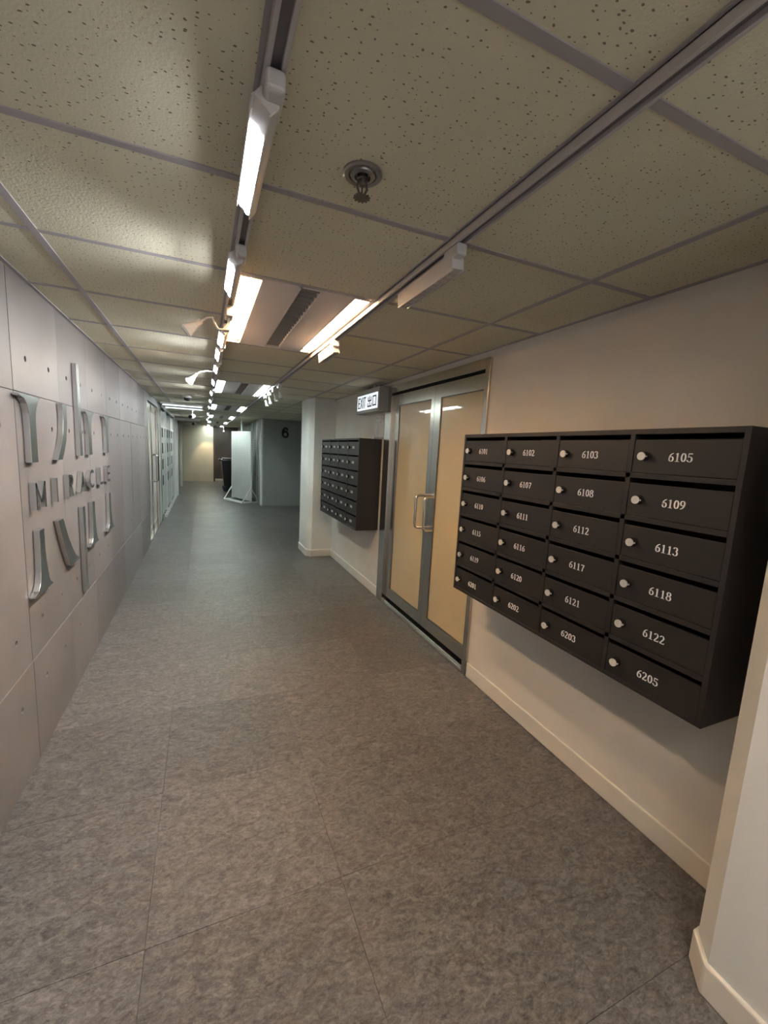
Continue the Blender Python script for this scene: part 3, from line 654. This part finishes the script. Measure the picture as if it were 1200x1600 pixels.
# ------------------------------------------------------------------ lighting tracks
def track(x, label):
    r = thing('lighting_track', (x, 7.0, ZC-0.024), label, 'lighting track', 'ceiling lighting tracks')
    z0, z1 = ZC-0.024, ZC-0.002; ya, yb = -2.6, 17.3
    boxes((x-0.0175, x-0.009, ya, yb, z0, z1), (x+0.009, x+0.0175, ya, yb, z0, z1), (x-0.0175, x+0.0175, ya, yb, z1-0.004, z1)).build('rail', TRACKM, r, bevel=0.001)
    boxes((x-0.009, x+0.009, ya, yb, z1-0.012, z1-0.004)).build('slot', TSLOT, r)
XT1, XT2 = 0.118, 0.714
track(XT1, 'white lighting track with lit lamps, along the left of the ceiling lights')
track(XT2, 'white lighting track with unlit lamps, along the right of the ceiling lights')
def linear_lamp(x, y0, L, theta, lit, label, deep=0.024):
    zt = ZC-0.024; th = math.radians(theta)
    r = thing('track_lamp', (x, y0, zt), label, 'track light', 'linear track lamps')
    ad = MB().prism([(x-0.0175, y0), (x+0.0175, y0), (x+0.0175, y0+0.085), (x-0.0175, y0+0.085)], 'z', zt-0.036, zt)
    ad.build('adapter', WHITE, r, bevel=0.008, seg=3)
    piv = (x-0.002*math.copysign(1, theta), zt-(0.024 if lit else 0.014))
    def rt(px, pz): return (piv[0]+px*math.cos(th)+pz*math.sin(th), piv[1]-px*math.sin(th)+pz*math.cos(th))
    hs = MB(); ya, yb = y0+0.03, y0+L; hw = 0.021
    c = [rt(-hw, -deep), rt(hw, -deep), rt(hw, -0.004), rt(hw-0.008, 0.003), rt(-hw+0.008, 0.003), rt(-hw, -0.004)]
    hs.prism(c, 'y', ya, yb); hs.build('housing', WHITE, r, bevel=0.002)
    # rim and led array on the face
    rim = MB()
    for q in ((-hw, -hw+0.003), (hw-0.003, hw)):
        rim.prism([rt(q[0], -deep-0.006), rt(q[1], -deep-0.006), rt(q[1], -deep), rt(q[0], -deep)], 'y', ya, yb)
    rim.build('rim', WHITE, r)
    ld = MB(); n = max(4, int((L-0.12)/0.026))
    ys = y0+0.10 if lit else y0+0.05
    stp = (yb-0.008-ys)/n
    for k in range(n):
        for sx in (-1, 1):
            cx = sx*0.0088; cy = ys+(k+0.5)*stp+sx*0.003; rx, ry = 0.0092, stp*0.5
            pts = [(cx+rx*math.cos(a), cy+ry*math.sin(a)) for a in [math.pi/4*q for q in range(8)]]
            vs = []
            for dz in (-deep-0.0005, -deep-0.004):
                f = 1 if dz > -deep-0.002 else 0.8
                for px, py in pts:
                    X, Z = rt(cx+(px-cx)*f, dz); vs.append((X, cy+(py-cy)*f, Z))
            ld.add(vs, [tuple(range(8, 16))])
    ld.build('led_array', LEDM if lit else LEDOFF, r)
    if lit:
        al = bpy.data.lights.new('lamp_beam', 'AREA'); al.shape = 'RECTANGLE'; al.size = 0.010; al.size_y = yb-ys-0.02; al.energy = BEAM; al.color = LED_COL; al.spread = math.radians(120)
        ao = bpy.data.objects.new('lamp_beam', al); COL.objects.link(ao); ao.parent = r
        X, Z = rt(0, -deep-0.007); ao.location = Vector((X, (ys+yb)/2, Z))-r.location; ao.rotation_euler = (0, th, 0)
    return r
lampsL = [(0.815, 0.40, 40, 'nearest, with visible rows of bright diodes'), (1.50, 0.38, 54, 'second from the viewer, glaring before the warm light'),
          (2.46, 0.38, 42, 'third from the viewer, past the unlit bent-arm spotlight'), (2.93, 0.40, 55, 'fourth from the viewer'), (3.53, 0.36, 45, 'fifth from the viewer, before the lit bent-arm spotlight'),
          (4.35, 0.38, 50, 'sixth from the viewer'), (5.35, 0.38, 55, 'seventh from the viewer, beside the second ceiling light'), (6.35, 0.38, 45, 'eighth from the viewer'),
          (7.5, 0.38, 50, 'ninth from the viewer, beside the third ceiling light'), (9.3, 0.38, 50, 'tenth from the viewer'), (11.6, 0.38, 50, 'eleventh from the viewer')]
for y0, L, th, t in lampsL: linear_lamp(XT1, y0, L, th, True, 'lit linear lamp on the left track, '+t)
linear_lamp(XT2, 1.15, 0.42, -6, False, 'unlit white linear lamp on the right track, nearest the viewer', 0.05)
linear_lamp(XT2, 2.44, 0.36, -6, False, 'unlit linear lamp on the right track at the end of the warm ceiling light', 0.05)

def spot(name, path, head_dir, rr, hl, lit, label, base, group='bent-arm spotlights'):
    r = thing(name, base, label, 'spotlight', group)
    if base[2] > ZC-0.06:
        boxes((base[0]-0.016, base[0]+0.016, base[1]-0.05, base[1]+0.05, base[2]-0.045, base[2])).build('adapter', WHITE, r, bevel=0.004)
    MB().tube(path, 0.0055, 10).build('arm', WHITE, r, smooth=True)
    p = Vector(path[-1]); dv = Vector(head_dir).normalized()
    MB().tube([p-dv*0.01, p+dv*0.02, p+dv*0.025, p+dv*(0.025+hl), p+dv*(0.03+hl)], [0.012, 0.014, rr*0.5, rr, rr], 20).build('reflector', WHITE if lit else REFL, r, smooth=True)
    MB().tube([p+dv*(0.031+hl), p+dv*(0.036+hl)], [rr*0.9, rr*0.8], 20).build('lens', BULBW if lit else REFL, r, smooth=True)
    return r
spot('bent_arm_spotlight', [(0.118, 2.20, 2.075), (0.112, 2.20, 2.03), (0.090, 2.20, 2.005), (0.068, 2.2, 2.005), (0.052, 2.2, 2.03), (0.045, 2.2, 2.05), (0.020, 2.2, 2.045), (-0.010, 2.2, 2.022)],
     (-0.75, -0.05, -0.6), 0.031, 0.045, False, 'unlit clear spotlight on a bent white arm, beside the warm ceiling light', (0.118, 2.20, ZC-0.024))
spot('bent_arm_spotlight', [(0.118, 3.98, 2.08), (0.09, 3.95, 2.075), (0.03, 3.85, 2.06), (-0.02, 3.78, 2.035), (-0.05, 3.75, 2.005)],
     (-0.6, -0.25, -0.75), 0.032, 0.045, True, 'lit warm spotlight on a bent arm, left of the track', (0.118, 3.98, ZC-0.024))
for i, (y, dx) in enumerate(((4.45, 0.02), (4.80, 0.035), (5.15, 0.0), (5.5, 0.02))):
    spot('track_spotlight', [(XT2, y, 2.08), (XT2, y, 2.05), (XT2+dx*0.3, y, 2.03)], (dx+0.15, -0.2, -0.8), 0.02, 0.035, False, 'small unlit spotlight on the right track, %s of a cluster of four' % ('first', 'second', 'third', 'last')[i], (XT2, y, ZC-0.024), 'small spotlights on the right track')
# spotlights throwing light on the end wall
for i, (x, y, e_) in enumerate(((0.12, 17.15, 13), (0.72, 17.2, 7))):
    r = spot('track_spotlight', [(x, y, 2.08), (x, y, 2.05), (x, y+0.01, 2.03)], (0.02, 0.3, -0.9), 0.026, 0.04, True, 'warm spotlight washing the %s wall at the far end' % ('cream', 'dark brown')[i], (x, y, ZC-0.024), 'spotlights at the end wall')
    ld = bpy.data.lights.new('spot_beam', 'SPOT'); ld.energy = e_; ld.color = (1, 0.74, 0.42); ld.spot_size = math.radians(62); ld.spot_blend = 0.5; ld.shadow_soft_size = 0.02
    lo_ = bpy.data.objects.new('spot_beam', ld); COL.objects.link(lo_); lo_.parent = r; lo_.location = (0.003, 0.05, -0.165); lo_.rotation_euler = Vector((0.0, 0.33, -0.9)).to_track_quat('-Z', 'Y').to_euler()

# ------------------------------------------------------------------ sprinkler, cameras, trunking
sp = thing('sprinkler', (0.355, 1.043, ZC), 'dark metal fire sprinkler head in the ceiling tile', 'sprinkler')
def lathe(mb, c, prof, seg=28):
    vs = []; n = len(prof)
    for r_, z in prof:
        for k in range(seg): vs.append((c[0]+r_*math.cos(2*math.pi*k/seg), c[1]+r_*math.sin(2*math.pi*k/seg), c[2]+z))
    fs = [(i*seg+k, i*seg+(k+1) % seg, (i+1)*seg+(k+1) % seg, (i+1)*seg+k) for i in range(n-1) for k in range(seg)]
    return mb.add(vs, fs)
cx, cy = 0.355, 1.043
lathe(MB(), (cx, cy, ZC), [(0.001, 0.004), (0.047, 0.004), (0.047, -0.003), (0.043, -0.006), (0.034, -0.004), (0.032, 0.0), (0.029, -0.006), (0.020, -0.008), (0.018, 0.0), (0.001, 0.0)]).build('escutcheon', ESC, sp, smooth=True)
lathe(MB(), (cx, cy, ZC), [(0.001, 0.0), (0.013, 0.0), (0.013, -0.012), (0.010, -0.014), (0.010, -0.022), (0.006, -0.026), (0.001, -0.026)], 16).build('nozzle', BRASSY, sp, smooth=True)
for sx in (-1, 1): MB().tube([(cx+sx*0.010, cy, ZC-0.016), (cx+sx*0.012, cy, ZC-0.032), (cx+sx*0.004, cy, ZC-0.050)], 0.003, 8).build('frame_arm', BRASSY, sp, smooth=True)
MB().tube([(cx, cy, ZC-0.022), (cx, cy, ZC-0.050)], 0.0022, 8).build('bulb', BRASSY, sp, smooth=True)
dp = []
for k in range(48):
    r_ = 0.0205 if k % 4 < 2 else 0.015; dp.append((cx+r_*math.cos(2*math.pi*k/48), cy+r_*math.sin(2*math.pi*k/48)))
MB().prism(dp, 'z', ZC-0.0535, ZC-0.051).build('deflector', BRASSY, sp)

dc = thing('dome_camera', (-0.205, 6.78, ZC), 'small dome security camera with dark lens on the ceiling', 'camera')
lathe(MB(), (-0.205, 6.78, ZC), [(0.001, 0), (0.062, 0), (0.062, -0.02), (0.055, -0.03), (0.001, -0.03)]).build('base', WHITE, dc, smooth=True)
lathe(MB(), (-0.205, 6.78, ZC), [(0.048, -0.028), (0.046, -0.045), (0.036, -0.062), (0.020, -0.072), (0.001, -0.074)]).build('dome', BLACK, dc, smooth=True)
for i, (x, y) in enumerate(((-0.20, 9.5), (-0.215, 13.0))):
    r = thing('bullet_camera', (x, y, ZC), ('nearer' if i == 0 else 'farther')+' white bullet security camera hanging from the ceiling at the far end', 'camera', 'bullet cameras')
    lathe(MB(), (x, y, ZC), [(0.001, 0), (0.045, 0), (0.04, -0.02), (0.016, -0.03), (0.014, -0.10), (0.001, -0.10)], 18).build('mount', WHITE, r, smooth=True)
    MB().tube([(x+0.02, y+0.08, ZC-0.12), (x-0.03, y-0.10, ZC-0.15)], 0.042, 18).build('body', WHITE, r, smooth=True)
    MB().tube([(x-0.03, y-0.10, ZC-0.15), (x-0.034, y-0.115, ZC-0.1525)], 0.034, 18).build('lens', BLACK, r, smooth=True)
for i, y in enumerate((8.15, 8.78)):
    r = thing('batten_light', (-0.32, y+0.03, ZC), ('nearer' if i == 0 else 'farther')+' white tube batten light crossing the ceiling left of the track', 'ceiling light', 'tube battens before the gate')
    MB().box(-0.66, 0.02, y, y+0.06, ZC-0.03, ZC-0.002).build('body', WHITE_M, r, bevel=0.005)
    MB().tube([(-0.63, y+0.03, ZC-0.044), (-0.01, y+0.03, ZC-0.042)], 0.010, 12).build('tube', BATTEN, r, smooth=True)

# ------------------------------------------------------------------ pegboard stand
PLf, PRt = Vector((0.72, 11.98, 0)), Vector((1.11, 11.12, 0))
ux = (PRt-PLf).normalized(); nx = Vector((-ux.y, ux.x, 0)); nx = nx if nx.x < 0 else -nx
pg = thing('pegboard_stand', ((PLf+PRt)/2), 'white freestanding pegboard panel on triangular feet', 'display stand')
Wp = (PRt-PLf).length
def fr_(u, n_, z): return PLf+ux*u+nx*n_+Vector((0, 0, z))
def obox(mb, u0, u1, n0, n1, z0, z1):
    c = [fr_(u, n_, z) for z in (z0, z1) for u, n_ in ((u0, n0), (u1, n0), (u1, n1), (u0, n1))]
    return mb.add(c, [(0,3,2,1),(4,5,6,7),(0,1,5,4),(1,2,6,5),(2,3,7,6),(3,0,4,7)])
obox(MB(), 0.0, Wp, -0.012, 0.012, 0.06, 1.82).build('board', PEG, pg, bevel=0.008)
hm = MB()
for i in range(1, 24):
    for j in range(1, 44):
        u = i*Wp/24; z = 0.06+j*0.04; q = 0.007
        hm.add([fr_(u-q, 0.0126, z-q), fr_(u+q, 0.0126, z-q), fr_(u+q, 0.0126, z+q), fr_(u-q, 0.0126, z+q)], [(0, 1, 2, 3)])
o = hm.build('peg_holes', GRILLE, pg); o['kind'] = 'stuff'
er = MB(); obox(er, -0.02, 0.0, -0.02, 0.02, 0.04, 1.82); er.build('edge_rail', WHITE_M, pg, bevel=0.003)
er = MB(); obox(er, Wp, Wp+0.02, -0.02, 0.02, 0.04, 1.82); er.build('edge_rail', WHITE_M, pg, bevel=0.003)
for u in (0.0, Wp):
    ft = MB(); obox(ft, u-0.02, u+0.02, -0.26, 0.26, 0, 0.04)
    F = ft.build('foot', WHITE_M, pg, bevel=0.003)
    for s_ in (-1, 1): MB().tube([fr_(u, s_*0.24, 0.03), fr_(u, s_*0.02, 0.36)], 0.016, 8).build('brace', WHITE_M, F)
obox(MB(), 0.02, Wp-0.02, 0.10, 0.26, 0.0, 0.03).build('base_plate', WHITE_M, pg, bevel=0.003)
MB().tube([fr_(Wp*0.5, 0, 1.8), fr_(Wp*0.5, 0, 2.10)], 0.018, 12).build('top_pole', WHITE_M, pg, smooth=True)

# ------------------------------------------------------------------ wheelie bin
bn = thing('wheelie_bin', (0.80, 14.1, 0), 'black wheelie bin half hidden behind the pegboard stand', 'bin')
x0, y0 = 0.80, 14.1
mb = MB(); lv = [(0.20, 0.0, 0.09), (0.21, 0.0, 0.13), (0.275, 0.0, 0.93), (0.29, 0.0, 0.96)]
vs = []
for h_, o_, z in lv: vs += [(x0-h_, y0-h_*1.1, z), (x0+h_, y0-h_*1.1, z), (x0+h_, y0+h_*1.1, z), (x0-h_, y0+h_*1.1, z)]
fs = [(0, 1, 2, 3), (12, 13, 14, 15)]+[(i*4+k, i*4+(k+1) % 4, (i+1)*4+(k+1) % 4, (i+1)*4+k) for i in range(3) for k in range(4)]
mb.add(vs, fs).build('body', BLACK, bn, bevel=0.02)
boxes((x0-0.30, x0+0.30, y0-0.33, y0+0.33, 0.96, 1.0), (x0-0.26, x0+0.26, y0-0.28, y0+0.28, 1.0, 1.04)).build('lid', BLACK, bn, bevel=0.012)
MB().tube([(x0-0.33, y0-0.26, 0.98), (x0-0.33, y0+0.26, 0.98)], 0.035, 12).build('handle', BLACK, bn, smooth=True)
for yy in (-0.24, 0.24): MB().tube([(x0-0.16, y0+yy-0.025, 0.09), (x0-0.16, y0+yy+0.025, 0.09)], 0.09, 18).build('wheel', BLACK, bn, smooth=True)
boxes((x0+0.12, x0+0.18, y0-0.15, y0+0.15, 0.0, 0.1)).build('front_foot', BLACK, bn)
